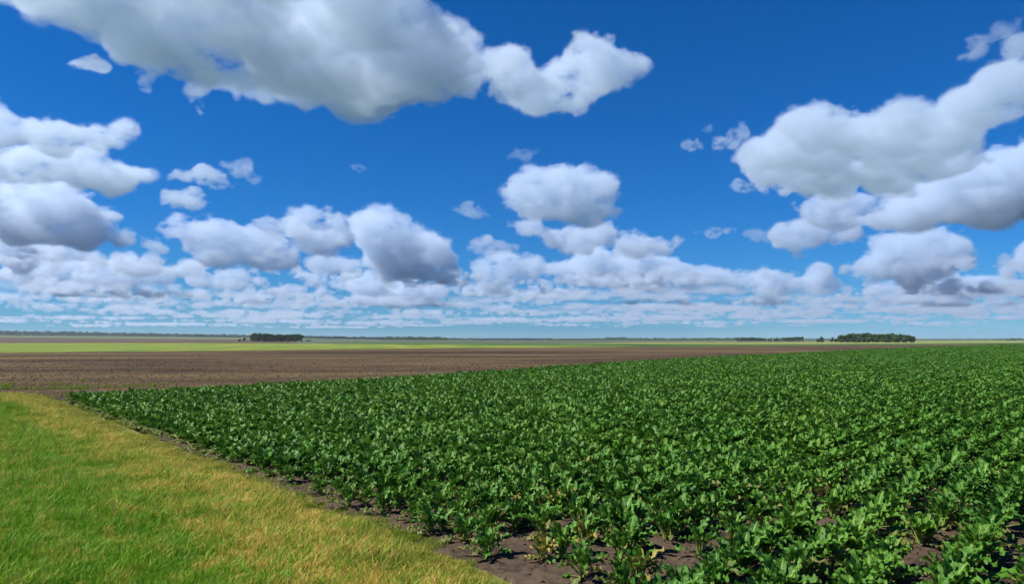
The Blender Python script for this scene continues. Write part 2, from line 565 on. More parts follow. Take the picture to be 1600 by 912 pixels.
cloud([(-40, 8), (20, 25), (60, 40), (80, 33), (120, 52), (145, 75), (170, 95), (205, 115), (205, 132), (240, 140), (245, 128), (275, 127), (285, 140), (292, 168), (312, 178), (335, 172), (325, 150), (332, 138), (355, 142), (400, 155), (420, 165), (450, 170), (460, 160), (500, 165), (530, 182), (565, 195), (600, 195), (625, 175), (650, 160), (700, 165), (735, 155), (758, 130), (768, 100), (758, 70), (745, 45), (722, 32), (700, 25), (680, 15), (665, -5), (640, -60), (590, -130), (380, -190), (100, -170), (-100, -60)],
      'huge grey-bellied cumulus cloud overhead, cut off by the top of the picture', 'under', 5200, thick=520, vpx=7, feat=60, rmax=60, dens=.42)
cloud([(100, 100), (125, 88), (160, 92), (175, 104), (150, 112), (120, 108)], 'small torn scrap of cloud hanging off the huge grey cloud', 'under', 300, thick=120, vpx=3, feat=16)
cloud([(748, 128), (754, 80), (772, 68), (800, 72), (820, 85), (835, 105), (845, 112), (865, 95), (880, 90), (885, 70), (900, 58), (915, 50), (930, 62), (950, 58), (965, 75), (990, 82), (1010, 85), (1026, 97), (1015, 112), (992, 120), (988, 140), (965, 140), (940, 150), (920, 165), (905, 178), (870, 172), (850, 178), (830, 182), (810, 165), (795, 160), (775, 168), (762, 150)],
      'ragged bright white cloud at the tail end of the huge grey cloud', 'under', 2200, thick=240, vpx=5, feat=32, dens=.6)
cloud([(1090, 258), (1110, 243), (1130, 246), (1150, 236), (1180, 213), (1205, 195), (1220, 178), (1240, 170), (1270, 165), (1310, 158), (1380, 163), (1420, 153), (1480, 143), (1520, 125), (1525, 108), (1545, 92), (1600, 82), (1720, 40), (1760, 120), (1610, 168), (1565, 188), (1540, 208), (1538, 228), (1560, 250), (1500, 268), (1440, 295), (1400, 303), (1340, 300), (1240, 303), (1180, 288), (1160, 272), (1130, 262)],
      'broad pale cloud sweeping up to the upper right corner', 'under', 4200, thick=260, vpx=6, feat=44, dens=.55, rmax=36)
cloud([(1230, 314), (1300, 298), (1400, 296), (1460, 276), (1540, 236), (1600, 226), (1740, 220), (1740, 352), (1600, 348), (1540, 357), (1450, 362), (1390, 362), (1330, 354), (1262, 347), (1252, 330)],
      'wide grey-based cloud under the sweeping pale cloud', 'side', 3200, depth=0.5, vpx=6, feat=40, dens=1.2, rmax=50)
cloud([(1063, 224), (1075, 216), (1095, 220), (1100, 232), (1080, 239), (1066, 234)], 'tiny round puff of cloud farthest out from the sweeping cloud', 'side', 250, vpx=3, feat=14)
cloud([(1108, 224), (1140, 200), (1165, 193), (1172, 210), (1150, 231), (1120, 235)], 'small oval puff of cloud beside the tip of the sweeping cloud', 'side', 350, vpx=3.5, feat=18)
cloud([(1088, 201), (1105, 195), (1120, 201), (1106, 208)], 'faint scrap of cloud above the two small puffs', 'side', 120, vpx=2.4, feat=10, dens=.6)
cloud([(1132, 292), (1150, 277), (1175, 284), (1183, 298), (1150, 301)], 'small puff just under the left tip of the sweeping cloud', 'side', 250, vpx=3, feat=14)
cloud([(1488, 98), (1508, 66), (1540, 60), (1560, 36), (1592, 28), (1602, 42), (1562, 62), (1532, 88), (1510, 104)], 'thin veil of cloud high in the upper right corner', 'under', 500, thick=90, vpx=5, feat=30, dens=.35)
cloud([(1540, 88), (1570, 64), (1640, 44), (1640, 72), (1575, 94)], 'thin streak of cloud below the high veil', 'under', 400, thick=90, vpx=5, feat=26, dens=.4)
cloud([(-80, 172), (0, 168), (35, 174), (70, 190), (100, 192), (140, 198), (180, 195), (210, 192), (223, 208), (205, 223), (165, 232), (140, 240), (60, 236), (-80, 228)],
      'long white cloud bank at the left border, upper layer', 'side', 1800, depth=.5, vpx=5, feat=30, base_y=262)
cloud([(-80, 226), (40, 232), (110, 230), (165, 240), (185, 255), (215, 258), (242, 268), (240, 280), (215, 286), (195, 303), (160, 301), (110, 292), (60, 282), (0, 277), (-80, 272)],
      'grey-based cloud bank at the left border, directly below the white layer', 'side', 1800, depth=.6, vpx=5, feat=32, dens=1.2)
cloud([(-80, 300), (0, 287), (50, 284), (90, 288), (125, 296), (140, 313), (152, 328), (172, 322), (190, 334), (202, 350), (214, 374), (200, 386), (150, 384), (100, 380), (60, 374), (0, 372), (-80, 370)],
      'tall piled cumulus at the left border with a slanting blue-grey base', 'side', 2600, depth=.6, vpx=5, feat=30, dens=1.0)
cloud([(210, 366), (240, 370), (272, 388), (262, 395), (230, 390)], 'small trailing puff at the end of the piled cumulus', 'side', 260, vpx=3, feat=14, dens=.8)
cloud([(-50, 374), (40, 380), (95, 382), (102, 396), (120, 411), (60, 414), (0, 410), (-50, 408)], 'dark flat cloud low at the left border', 'side', 900, vpx=4, feat=20, dens=1.0)
cloud([(0, 424), (60, 412), (130, 407), (190, 404), (220, 411), (250, 419), (284, 430), (270, 446), (200, 451), (120, 442), (50, 442), (5, 440)], 'long lumpy cloud row low over the left ridge', 'side', 1300, vpx=4, feat=18, depth=.3, dens=1.0)
cloud([(284, 434), (310, 422), (350, 421), (390, 431), (425, 440), (425, 451), (370, 453), (300, 449)], 'short lumpy cloud low above the left grove', 'side', 700, vpx=3.5, feat=16, dens=1.0)
cloud([(430, 450), (445, 443), (470, 446), (480, 458), (455, 464), (435, 461)], 'very small cloud low above the left grove, beside the short lumpy one', 'side', 250, vpx=3, feat=12)
cloud([(256, 271), (275, 262), (300, 268), (325, 259), (357, 270), (372, 288), (350, 294), (320, 291), (290, 284), (272, 279)], 'small oblong white cloud, upper one of the free-floating pair', 'side', 600, vpx=3.5, feat=18)
cloud([(340, 257), (365, 254), (395, 264), (413, 276), (400, 287), (388, 281), (378, 272), (355, 265)], 'thin curved wisp of cloud to the side of the oblong white cloud', 'side', 300, vpx=3, feat=14, dens=.6)
cloud([(246, 299), (260, 291), (290, 296), (320, 304), (337, 315), (317, 329), (290, 323), (252, 319)], 'small oblong white cloud, lower one of the free-floating pair', 'side', 600, vpx=3.5, feat=18)
cloud([(230, 352), (250, 344), (285, 337), (300, 344), (345, 344), (400, 354), (430, 363), (462, 378), (467, 395), (470, 412), (440, 420), (400, 417), (350, 411), (310, 401), (295, 391), (278, 370)],
      'long wedge-shaped cumulus with its tip pointing to the piled cloud', 'side', 2000, depth=.4, vpx=4.5, feat=24, dens=1.0)
cloud([(376, 340), (420, 334), (450, 338), (475, 329), (505, 324), (532, 339), (548, 360), (563, 381), (546, 395), (500, 395), (470, 390), (430, 371), (395, 354)],
      'rounded cumulus dome behind the wedge-shaped cloud', 'side', 1800, depth=.5, vpx=4.5, feat=24, dens=1.0, base_y=405)
cloud([(543, 342), (560, 331), (590, 327), (620, 334), (642, 345), (652, 360), (690, 374), (712, 395), (728, 430), (700, 439), (640, 437), (560, 432), (500, 427), (470, 417), (490, 400), (545, 400), (565, 385), (545, 364)],
      'large heaped cumulus with a broad blue-grey base near the centre left', 'side', 2600, depth=.5, vpx=4.5, feat=26, dens=1.0)
cloud([(640, 350), (670, 355), (692, 362), (680, 368), (655, 364)], 'faint shred of cloud trailing from the heaped cumulus', 'side', 160, vpx=2.6, feat=12, dens=.4)
cloud([(450, 428), (500, 430), (560, 434), (620, 440), (690, 443), (715, 455), (690, 468), (600, 464), (540, 455), (480, 444)], 'flat cloud row below the heaped cumulus', 'side', 900, vpx=3.5, feat=16, depth=.3, dens=1.2)
cloud([(793, 290), (800, 275), (815, 267), (835, 263), (850, 267), (862, 257), (880, 255), (900, 264), (910, 271), (930, 266), (950, 271), (966, 288), (969, 300), (961, 312), (971, 336), (940, 342), (900, 347), (880, 347), (850, 342), (815, 337), (795, 328), (778, 332), (800, 311), (795, 298)],
      'towering double-headed cumulus standing alone at the centre', 'side', 2400, depth=.7, vpx=4.5, feat=26, dens=1.0, base_y=370)
cloud([(778, 336), (800, 342), (850, 345), (900, 348), (935, 341), (956, 347), (962, 365), (962, 387), (930, 395), (880, 397), (858, 387), (838, 372), (800, 357)],
      'grey lower body under the double-headed cumulus', 'side', 1700, depth=.6, vpx=4.5, feat=24, dens=1.0)
cloud([(953, 362), (975, 357), (1000, 364), (1030, 371), (1068, 370), (1077, 380), (1055, 391), (1030, 400), (990, 403), (940, 401), (928, 396), (962, 386)], 'small lumpy cumulus leaning on the foot of the double-headed cloud', 'side', 1100, vpx=4, feat=18, dens=1.2)
cloud([(733, 413), (760, 398), (800, 397), (840, 399), (852, 412), (852, 431), (830, 440), (790, 442), (743, 434)], 'compact round cumulus at the head of the long cloud bank', 'side', 1100, vpx=4, feat=20, dens=1.0)
cloud([(848, 409), (900, 402), (960, 402), (1030, 401), (1060, 407), (1110, 414), (1160, 419), (1200, 424), (1260, 424), (1302, 431), (1313, 446), (1280, 458), (1230, 461), (1170, 458), (1100, 457), (1010, 452), (920, 450), (870, 442), (850, 433)],
      'very long low cloud bank stretching across the centre right', 'side', 2600, depth=.25, vpx=4, feat=20, dens=1.0)
cloud([(1196, 374), (1213, 352), (1250, 344), (1300, 351), (1352, 362), (1352, 380), (1310, 384), (1280, 384), (1218, 384)], 'medium flat cumulus below the wide grey-based cloud', 'side', 1200, vpx=4, feat=20, dens=1.1)
cloud([(1080, 364), (1100, 359), (1145, 357), (1152, 365), (1110, 374), (1084, 370)], 'narrow sliver of cloud between the double-headed and the flat cumulus', 'side', 350, vpx=3, feat=13, dens=.7)
cloud([(1158, 366), (1185, 357), (1207, 368), (1200, 382), (1178, 378)], 'thin ragged puff touching the medium flat cumulus', 'side', 300, vpx=3, feat=13, dens=.6)
cloud([(1338, 388), (1360, 374), (1400, 367), (1450, 364), (1500, 367), (1517, 380), (1512, 395), (1525, 421), (1470, 429), (1400, 432), (1350, 434), (1316, 426), (1319, 411), (1340, 413), (1350, 402), (1370, 399)],
      'lens-shaped dark cumulus with white knobs on its sunlit end', 'side', 1900, depth=.5, vpx=4, feat=20, dens=1.0)
cloud([(1550, 427), (1570, 405), (1585, 399), (1600, 380), (1680, 366), (1680, 432), (1600, 433), (1563, 434)], 'cumulus cut off by the right border, low down', 'side', 1000, vpx=4, feat=20, dens=1.2)
cloud([(1345, 452), (1400, 440), (1500, 440), (1560, 434), (1680, 430), (1680, 458), (1560, 464), (1500, 467), (1400, 465), (1350, 462)], 'long low cloud bank under the lens-shaped cumulus', 'side', 1300, depth=.25, vpx=3.5, feat=16, dens=1.2)
cloud([(703, 325), (720, 317), (750, 324), (768, 341), (745, 344), (724, 336)], 'small torn puff left of the double-headed cumulus', 'side', 300, vpx=3, feat=13, dens=.7)
cloud([(788, 242), (810, 231), (845, 231), (837, 243), (815, 251), (795, 250)], 'thin scrap of cloud above the double-headed cumulus', 'side', 260, vpx=3, feat=13, dens=.45)
cloud([(526, 256), (550, 256), (578, 266), (560, 270)], 'faint thread of cloud alone in the blue gap', 'side', 140, vpx=2.4, feat=10, dens=.35)
cloud([(726, 382), (745, 367), (770, 374), (803, 380), (813, 391), (780, 397), (738, 395)], 'small white puff above the compact round cumulus', 'side', 500, vpx=3.2, feat=15, dens=.9)

# countless small clouds out to the horizon, two depths of one deck
def far_deck(name, d0, d1, n, voxel, feat, label, seed, rmin, rmax_, halfw=0.92, dens=0.006, flat=1.0, mmax=26, cap=None):
    r_ = np.random.default_rng(seed)
    pts, rad_ = [], []
    # even in 1/distance, so that the rows crowd towards the horizon as seen from the ground
    q = 1.0 / r_.uniform(1.0 / d1, 1.0 / d0, n)
    az = r_.uniform(-halfw, halfw, n)
    for D, a in zip(q, az):
        s = (D / 25000.0) ** 0.55
        W_ = r_.uniform(rmin, rmax_) * s * (0.5 + r_.random() ** 2)
        m = int(6 + W_ / 60)
        m = min(m, mmax)
        cx, cy = D * math.sin(a), D * math.cos(a)
        px = r_.normal(0, 0.62 * W_, m); py = r_.normal(0, 0.22 * W_, m)
        rr = flat * W_ * r_.uniform(0.08, 0.17, m) * np.exp(-(px / W_) ** 2)
        pz = BASE + rr * 0.5 + np.abs(r_.normal(0, 0.04 * W_, m))
        pts += [(cx + i, cy + j, k) for i, j, k in zip(px, py, pz)]
        rad_ += list(rr)
    mat = cloud_material(name + '_vapour', dens, feat, 4.0, detail=4, lie=(2.4, 0.7), cap=cap)
    o = cloud_object(name, np.array(pts), np.array(rad_), voxel, mat)
    tag(o, label, kind='stuff')
    return o
far_deck('clouds', 15000, 30000, 100, 60, 300, 'rows of small low cumulus clouds far away above the horizon', 5, 1100, 2800, dens=0.0050, flat=0.75, mmax=40, cap=480)
far_deck('horizon_clouds', 26000, 90000, 300, 110, 500, 'countless tiny cloud streaks dissolving above the horizon', 6, 900, 2600, dens=0.0028, flat=0.85, mmax=34, cap=340)
far_deck('cloud_veil', 22000, 85000, 90, 140, 800, 'long thin bands of pale cloud merging above the horizon', 7, 3000, 6500, dens=0.0016, flat=0.8, mmax=60, cap=230)

# ------------------------------------------------------------------ beet field: soil
SOIL = soil_material('beet_soil', (0.040, 0.027, 0.018), (0.118, 0.082, 0.052), 9.0, 0.8)
sheet('field_soil', [(x, y, 0) for x, y in BEET], -0.012, SOIL, 'dark bare soil under the beet plants')

def side_of_verge(P):
    """signed distance to the verge line: positive on the beet side"""
    d = edist(VERGE, P, closed=False)
    poly = VERGE + [(VERGE[-1][0] + 400, VERGE[-1][1]), (400, 400), (VERGE[0][0], 400)]
    return np.where(inside(poly, P), d, -d)

# crumbly near soil: a finely broken surface from the verge into the rows
nx, ny = 190, 230
gx, gy = np.meshgrid(np.linspace(-9, 9.5, nx), np.linspace(5.5, 22, ny), indexing='ij')
gz = 0.004 + 0.05 * vnoise(gx * 2.2, gy * 2.2, 1) ** 2 + 0.035 * vnoise(gx * 6, gy * 6, 2) ** 2 + 0.02 * vnoise(gx * 13 + 3, gy * 13, 3)
GP = np.stack([gx.ravel(), gy.ravel()], 1)
svg = side_of_verge(GP)
kk = np.clip((svg + 0.22) / 0.3, 0, 1).reshape(nx, ny)
gz = gz * kk - 0.05 * (1 - kk)
ok = svg > -0.5
idx = np.arange(nx * ny).reshape(nx, ny)
q = np.stack([idx[:-1, :-1], idx[1:, :-1], idx[1:, 1:], idx[:-1, 1:]], -1).reshape(-1, 4)
q = q[ok[q].all(1)]
used = np.unique(q); remap = -np.ones(nx * ny, int); remap[used] = np.arange(len(used))
V = np.stack([gx.ravel(), gy.ravel(), gz.ravel()], 1)[used]
o = new_obj('crumbled_soil', mesh_np('crumbled_soil', V, remap[q], SOIL))
tag(o, 'rough crumbly soil at the open corner of the beet field', kind='structure')
def soil_z(x, y):
    return 0.004 + 0.05 * vnoise(x * 2.2, y * 2.2, 1) ** 2 + 0.035 * vnoise(x * 6, y * 6, 2) ** 2 + 0.02 * vnoise(x * 13 + 3, y * 13, 3)

# ------------------------------------------------------------------ beet leaves
def leaf_material(name, dark, light, rib, gloss=0.36, edge=None, trans=0.22):
    b = NB(name)
    at = b.n('Attribute', attribute_name='rib').outputs['Fac']
    rnd = b.n('ObjectInfo').outputs['Random']
    p = b.pos()
    nz = b.noise(p, 22.0, 4, 0.6)
    big = b.noise(p, 0.35, 3, 0.5)
    col = b.mix(rnd, dark, light)
    col = b.mix(b.math('MULTIPLY', b.ss(nz, 0.35, 0.7), 0.45), col, light)
    col = b.mix(b.math('MULTIPLY', b.ss(big, 0.40, 0.66), 0.45), col, (light[0] * 1.7, light[1] * 1.25, light[2]))
    if edge is not None:
        blot = b.noise(p, 30.0, 3, 0.6)
        k = b.math('MULTIPLY', b.ss(at, 0.35, 0.0), b.ss(blot, 0.42, 0.6))
        col = b.mix(k, col, edge)
    col = b.mix(b.ss(at, 0.72, 0.98), col, rib)
    nr = b.bump(b.noise(p, 38.0, 4, 0.65), 0.7, 0.012)
    pr = b.principled(col, gloss, 0.22, nr)
    tr = b.n('BsdfTranslucent')
    b.l(b.mix(0.5, col, (0.10, 0.22, 0.02)), tr.inputs['Color'])
    ms = b.n('MixShader')
    ms.inputs[0].default_value = trans
    b.l(pr.outputs[0], ms.inputs[1]); b.l(tr.outputs[0], ms.inputs[2])
    return b.surf(ms.outputs[0])

LEAF = leaf_material('beet_leaf', (0.024, 0.100, 0.008), (0.074, 0.208, 0.020), (0.30, 0.41, 0.085), 0.40)
LEAF_OLD = leaf_material('old_beet_leaf', (0.075, 0.13, 0.025), (0.17, 0.20, 0.05), (0.34, 0.33, 0.11), 0.5, (0.22, 0.14, 0.06))
LEAF_YELLOW = leaf_material('yellowed_beet_leaf', (0.22, 0.23, 0.035), (0.34, 0.29, 0.055), (0.42, 0.38, 0.14), 0.55, (0.23, 0.13, 0.05))
# seen from farther off, many plants in one mass
LEAF_MASS = leaf_material('beet_leaf_mass', (0.028, 0.108, 0.008), (0.078, 0.208, 0.017), (0.19, 0.33, 0.06), 0.42)

def leaf_geo(rs, th0, bend, Lp, Lb, W, nu, nv, flop=0.0):
    """one beet leaf growing out along +X: pale stalk and wavy-edged blade; returns verts, quads, rib attribute"""
    L = Lp + Lb
    # centre line
    N = 40
    s = np.linspace(0, L, N)
    th = th0 - bend * (s / L) ** 1.4 - flop * np.clip((s - Lp) / Lb, 0, 1) ** 2
    dx = np.cumsum(np.cos(th)) * (L / N); dz = np.cumsum(np.sin(th)) * (L / N)
    def at(q):
        return np.interp(q, s, dx), np.interp(q, s, dz), np.interp(q, s, th)
    V, Fc, R = [], [], []
    # stalk: three-sided
    ns = 4
    for i in range(ns):
        q = Lp * 1.08 * i / (ns - 1)
        x, z, t = at(q)
        wd = 0.0125 * (1 - 0.45 * i / (ns - 1))
        n_ = np.array([-math.sin(t), 0, math.cos(t)])
        c = np.array([x, 0, z])
        for k, (sy, sn) in enumerate(((-1, 0.25), (1, 0.25), (0, -0.8))):
            V.append(c + np.array([0, sy * wd, 0]) + n_ * sn * wd); R.append(1.0)
    for i in range(ns - 1):
        for k in range(3):
            a0 = i * 3 + k; a1 = i * 3 + (k + 1) % 3
            Fc.append((a0, a1, a1 + 3, a0 + 3))
    o0 = len(V)
    ph1, ph2 = rs.uniform(0, 6.28, 2)
    kw = rs.uniform(2.0, 3.2)
    fold = rs.uniform(0.15, 0.55)
    twist = rs.uniform(-0.35, 0.35)
    lean = rs.uniform(-0.12, 0.12)
    for i in range(nv + 1):
        t = i / nv
        x, z, a = at(Lp + Lb * t)
        prof = math.sin(math.pi * (0.07 + 0.88 * t ** 0.82)) ** 0.6
        wd = W * 0.5 * prof
        n_ = np.array([-math.sin(a), 0, math.cos(a)])
        sd = np.array([0, 1, 0]) * math.cos(twist * t) + n_ * math.sin(twist * t)
        c = np.array([x, lean * Lb * t * t, z])
        for j in range(nu + 1):
            v = -1 + 2 * j / nu
            av = abs(v)
            wave = av ** 1.5 * 0.024 * math.sin(kw * 6.28 * t + (ph1 if v > 0 else ph2)) * min(1, W / 0.12)
            puck = 0.007 * math.sin(9 * t * 6.28 / 2 + 5 * v + ph1) * (1 - av * 0.3)
            up = fold * av * wd + wave + puck + rs.normal(0, 0.0025)
            wob = 1 + 0.07 * math.sin(kw * 6.28 * 1.3 * t + ph2 + v) * av
            V.append(c + sd * v * wd * wob * math.cos(fold * 0.6) + n_ * up)
            R.append(max(0.0, 1.0 - av * (0.9 + 0.5 * t)) if nu > 2 else (0.75 if av < .1 else 0.1))
    for i in range(nv):
        for j in range(nu):
            a0 = o0 + i * (nu + 1) + j
            Fc.append((a0, a0 + 1, a0 + nu + 2, a0 + nu + 1))
    return np.array(V), np.array(Fc), np.array(R)

def leaf_params(kind, rs):
    if kind == 'heart':   return dict(th0=rs.uniform(1.30, 1.52), bend=rs.uniform(0.0, 0.5), Lp=rs.uniform(.05, .10), Lb=rs.uniform(.13, .19), W=rs.uniform(.06, .09))
    if kind == 'upright': return dict(th0=rs.uniform(1.22, 1.45), bend=rs.uniform(0.25, 0.85), Lp=rs.uniform(.14, .20), Lb=rs.uniform(.17, .24), W=rs.uniform(.085, .12), flop=rs.uniform(0, .7))
    if kind == 'spread':  return dict(th0=rs.uniform(0.98, 1.24), bend=rs.uniform(0.6, 1.25), Lp=rs.uniform(.13, .19), Lb=rs.uniform(.18, .25), W=rs.uniform(.085, .12), flop=rs.uniform(0, .8))
    return dict(th0=rs.uniform(0.35, 0.70), bend=rs.uniform(0.55, 0.95), Lp=rs.uniform(.14, .20), Lb=rs.uniform(.17, .24), W=rs.uniform(.10, .14), flop=rs.uniform(0, .4))

rs = np.random.default_rng(21)
KINDS = {'heart': 3, 'upright': 6, 'spread': 6, 'low': 5}
LEAFMESH = {}
for kind, cnt in KINDS.items():
    LEAFMESH[kind] = []
    for i in range(cnt):
        V, Fc, R = leaf_geo(rs, nu=4, nv=9, **leaf_params(kind, rs))
        LEAFMESH[kind].append((V, Fc, R))
def leaf_mesh_data(mat, kinds):
    return {k: [mesh_np('beet_leaf_' + k, V, Fc, mat, {'rib': R}) for V, Fc, R in LEAFMESH[k]] for k in kinds}
MD = leaf_mesh_data(LEAF, ['heart', 'upright', 'spread', 'low'])
MD_OLD = leaf_mesh_data(LEAF_OLD, ['spread', 'low'])
MD_YEL = leaf_mesh_data(LEAF_YELLOW, ['spread', 'low', 'upright'])

def rosette(rs_):
    """leaf list of a plant: kind, index, turn, tilt, size"""
    out = []
    a = rs_.uniform(0, 6.28)
    for kind, k in (('low', rs_.integers(2, 5)), ('spread', rs_.integers(6, 9)), ('upright', rs_.integers(9, 13)), ('heart', rs_.integers(3, 5))):
        for i in range(k):
            a += 2.39996 + rs_.normal(0, 0.25)
            out.append((kind, int(rs_.integers(0, KINDS[kind])), a, rs_.normal(0, 0.10), rs_.uniform(0.82, 1.15)))
    return out

def plant_mesh(name, rs_, mat, nu, nv, young=True):
    Vs, Fs, Rs = [], [], []
    n0 = 0
    for kind, i, a, tl, s_ in rosette(rs_):
        V, Fc, R = leaf_geo(rs_, nu=nu, nv=nv, **leaf_params(kind, rs_))
        V = V * s_
        ca, sa = math.cos(a), math.sin(a)
        V = np.stack([V[:, 0] * ca - V[:, 1] * sa, V[:, 0] * sa + V[:, 1] * ca, V[:, 2]], 1)
        Vs.append(V); Fs.append(Fc + n0); Rs.append(R); n0 += len(V)
    return mesh_np(name, np.concatenate(Vs), np.concatenate(Fs), mat, {'rib': np.concatenate(Rs)})

# every plant of the field: rows along RU, half a metre apart
BA = np.array(BEET)
vlo, vhi = (BA @ RV).min(), (BA @ RV).max()
rows = []
VA = np.array(VERGE)
for k, v in enumerate(np.arange(vlo, vhi, 0.62)):
    ulo, uhi = (BA @ RU).min(), (BA @ RU).max()
    u = np.arange(ulo, uhi, 0.26)
    P = u[:, None] * RU + v * RV
    rows.append(np.column_stack([P, np.full(len(u), k), np.arange(len(u))]))
A = np.concatenate(rows)
# thin the grid with distance, keep what the field of view (and a little to each side) takes in
dist = np.hypot(A[:, 0], A[:, 1])
azm = np.degrees(np.arctan2(A[:, 0], A[:, 1]))
keep = (A[:, 1] > 4.0) & (np.abs(azm) < 40) | (dist < 14) & (A[:, 1] > -1) & (A[:, 0] < 14)
A = A[keep]; A = A[inside(BEET, A[:, :2])]
sv = side_of_verge(A[:, :2])
A = A[sv > 0.26]
A[:, :2] += rng.normal(0, 0.035, (len(A), 2))
dist = np.hypot(A[:, 0], A[:, 1])
prob = np.ones(len(A))
prob[dist < 13] = 0.85
far = dist > 110
prob[far] = 0.6
prob[dist > 220] = 0.35
# bare gaps where plants are missing in the open corner (laid on the ground from the picture)
px, py, _ = proj(np.column_stack([A[:, :2], np.zeros(len(A))]))
for (cx, cy, rx, ry, pr) in ((812, 856, 40, 26, 0.0), (770, 882, 50, 34, .45), (1055, 900, 55, 36, 0.0), (960, 908, 50, 22, .6), (1190, 905, 30, 16, .3), (1235, 845, 22, 12, .2), (1470, 880, 46, 26, .15), (1560, 800, 20, 14, .3), (880, 835, 40, 20, .7)):
    prob = np.where(((px - cx) / rx) ** 2 + ((py - cy) / ry) ** 2 < 1, prob * pr, prob)
A = A[rng.random(len(A)) < prob]
dist = np.hypot(A[:, 0], A[:, 1])
px, py, dep = proj(np.column_stack([A[:, :2], np.full(len(A), 0.2)]))
seen = (px > -20) & (px < 1620) & (py < 935) & (A[:, 1] > 4)
order = np.argsort(np.where(seen, dep, 1e9))
near_ids = order[:300]
is_near = np.zeros(len(A), bool); is_near[near_ids] = True

# the 300 plants that show largest, each a plant with its own leaves
sv = side_of_verge(A[:, :2])
row_first, row_members = {}, {}
for i in near_ids:
    row_members.setdefault(int(A[i, 2]), []).append(i)
for k in row_members:
    row_members[k].sort(key=lambda q_: A[q_, 3])
    row_first[k] = row_members[k][0]
rows_sorted = sorted(row_members, key=lambda k: -k)          # rows counted from the lower right corner
ONES = ' first second third fourth fifth sixth seventh eighth ninth tenth eleventh twelfth thirteenth fourteenth fifteenth sixteenth seventeenth eighteenth nineteenth twentieth'.split(' ')
def ordinal(n):
    if n <= 20: return ONES[n]
    t = {2: 'twenty', 3: 'thirty', 4: 'forty', 5: 'fifty', 6: 'sixty'}[n // 10]
    return t + '-' + ONES[n % 10] if n % 10 else {2: 'twentieth', 3: 'thirtieth', 4: 'fortieth', 5: 'fiftieth', 6: 'sixtieth'}[n // 10]
def beet_label(i, yellow, size):
    r_ = rows_sorted.index(int(A[i, 2])) + 1
    p_ = row_members[int(A[i, 2])].index(i) + 1
    look = 'yellowing' if yellow else ('large' if size > 1.07 else ('small' if size < 0.88 else 'green'))
    place = 'front plant' if p_ == 1 else ordinal(p_) + ' plant along'
    return '%s beet plant, %s in the %s row counted from the lower right' % (look, place, ordinal(r_))
for no, i in enumerate(near_ids):
    rp = np.random.default_rng(1000 + no)
    end = row_first[int(A[i, 2])] == i and sv[i] < 1.6
    yellow = (rp.random() < (0.30 if (790 < px[i] < 930 and 780 < py[i]) else 0.012))
    e = bpy.data.objects.new('beet_plant', None)
    e.empty_display_size = 0.1
    COL.objects.link(e)
    x, y = float(A[i, 0]), float(A[i, 1])
    e.location = (x, y, float(soil_z(np.array([x]), np.array([y]))[0]) - 0.01)
    sc_ = rp.uniform(0.85, 1.15) * (0.8 if sv[i] < 0.7 else 1.0)
    if yellow: sc_ *= 0.85
    e.scale = (sc_ * 0.9, sc_ * 0.9, sc_ * 1.06)
    e.rotation_euler = (rp.normal(0, 0.06), rp.normal(0, 0.06), rp.uniform(0, 6.28))
    tag(e, beet_label(i, yellow, sc_), 'beet plant', 'beet plants in the nearest rows')
    for kind, li, a, tl, s_ in rosette(rp):
        md = MD[kind][li]
        if yellow and kind in ('spread', 'low', 'upright') and rp.random() < 0.5: md = MD_YEL[kind][li]
        elif kind == 'low' and rp.random() < 0.5: md = MD_OLD[kind][li]
        elif kind == 'spread' and rp.random() < 0.10: md = MD_OLD[kind][li]
        lf = bpy.data.objects.new('leaf', md)
        COL.objects.link(lf)
        lf.parent = e
        lf.rotation_euler = (0, tl, a)
        lf.location = (0.012 * math.cos(a), 0.012 * math.sin(a), 0.01)
        lf.scale = (s_, s_, s_)
    if end:                                   # the outermost plants sprawl over the soil towards the grass
        for q_ in range(3):
            a = math.atan2(-0.64, -0.77) + rp.normal(0, 0.5) - e.rotation_euler[2]
            lf = bpy.data.objects.new('leaf', MD_OLD['low'][int(rp.integers(0, 5))])
            COL.objects.link(lf)
            lf.parent = e
            lf.rotation_euler = (0, rp.normal(-0.1, 0.12), a)
            lf.location = (0.015 * math.cos(a), 0.015 * math.sin(a), 0.015)
            s_ = rp.uniform(0.9, 1.15)
            lf.scale = (s_, s_, s_)

# all the others: one mass of foliage
B = A[~is_near]
db = np.hypot(B[:, 0], B[:, 1])
def fan_mesh(rs_):
    Vs, Fs, Rs, n0 = [], [], [], 0
    for k in range(4):
        V, Fc, R = leaf_geo(rs_, nu=4, nv=6, **leaf_params('low', rs_))
        a = rs_.normal(0, 0.5); ca, sa = math.cos(a), math.sin(a)
        V = np.stack([V[:, 0] * ca - V[:, 1] * sa, V[:, 0] * sa + V[:, 1] * ca, V[:, 2]], 1)
        Vs.append(V); Fs.append(Fc + n0); Rs.append(R); n0 += len(V)
    return mesh_np('beet_fan', np.concatenate(Vs), np.concatenate(Fs), LEAF_OLD, {'rib': np.concatenate(Rs)})
hi = [plant_mesh('beet_mass_plant', np.random.default_rng(50 + k), LEAF_MASS, 4, 6) for k in range(8)]
lo = [plant_mesh('beet_mass_small', np.random.default_rng(70 + k), LEAF_MASS, 2, 3) for k in range(6)]
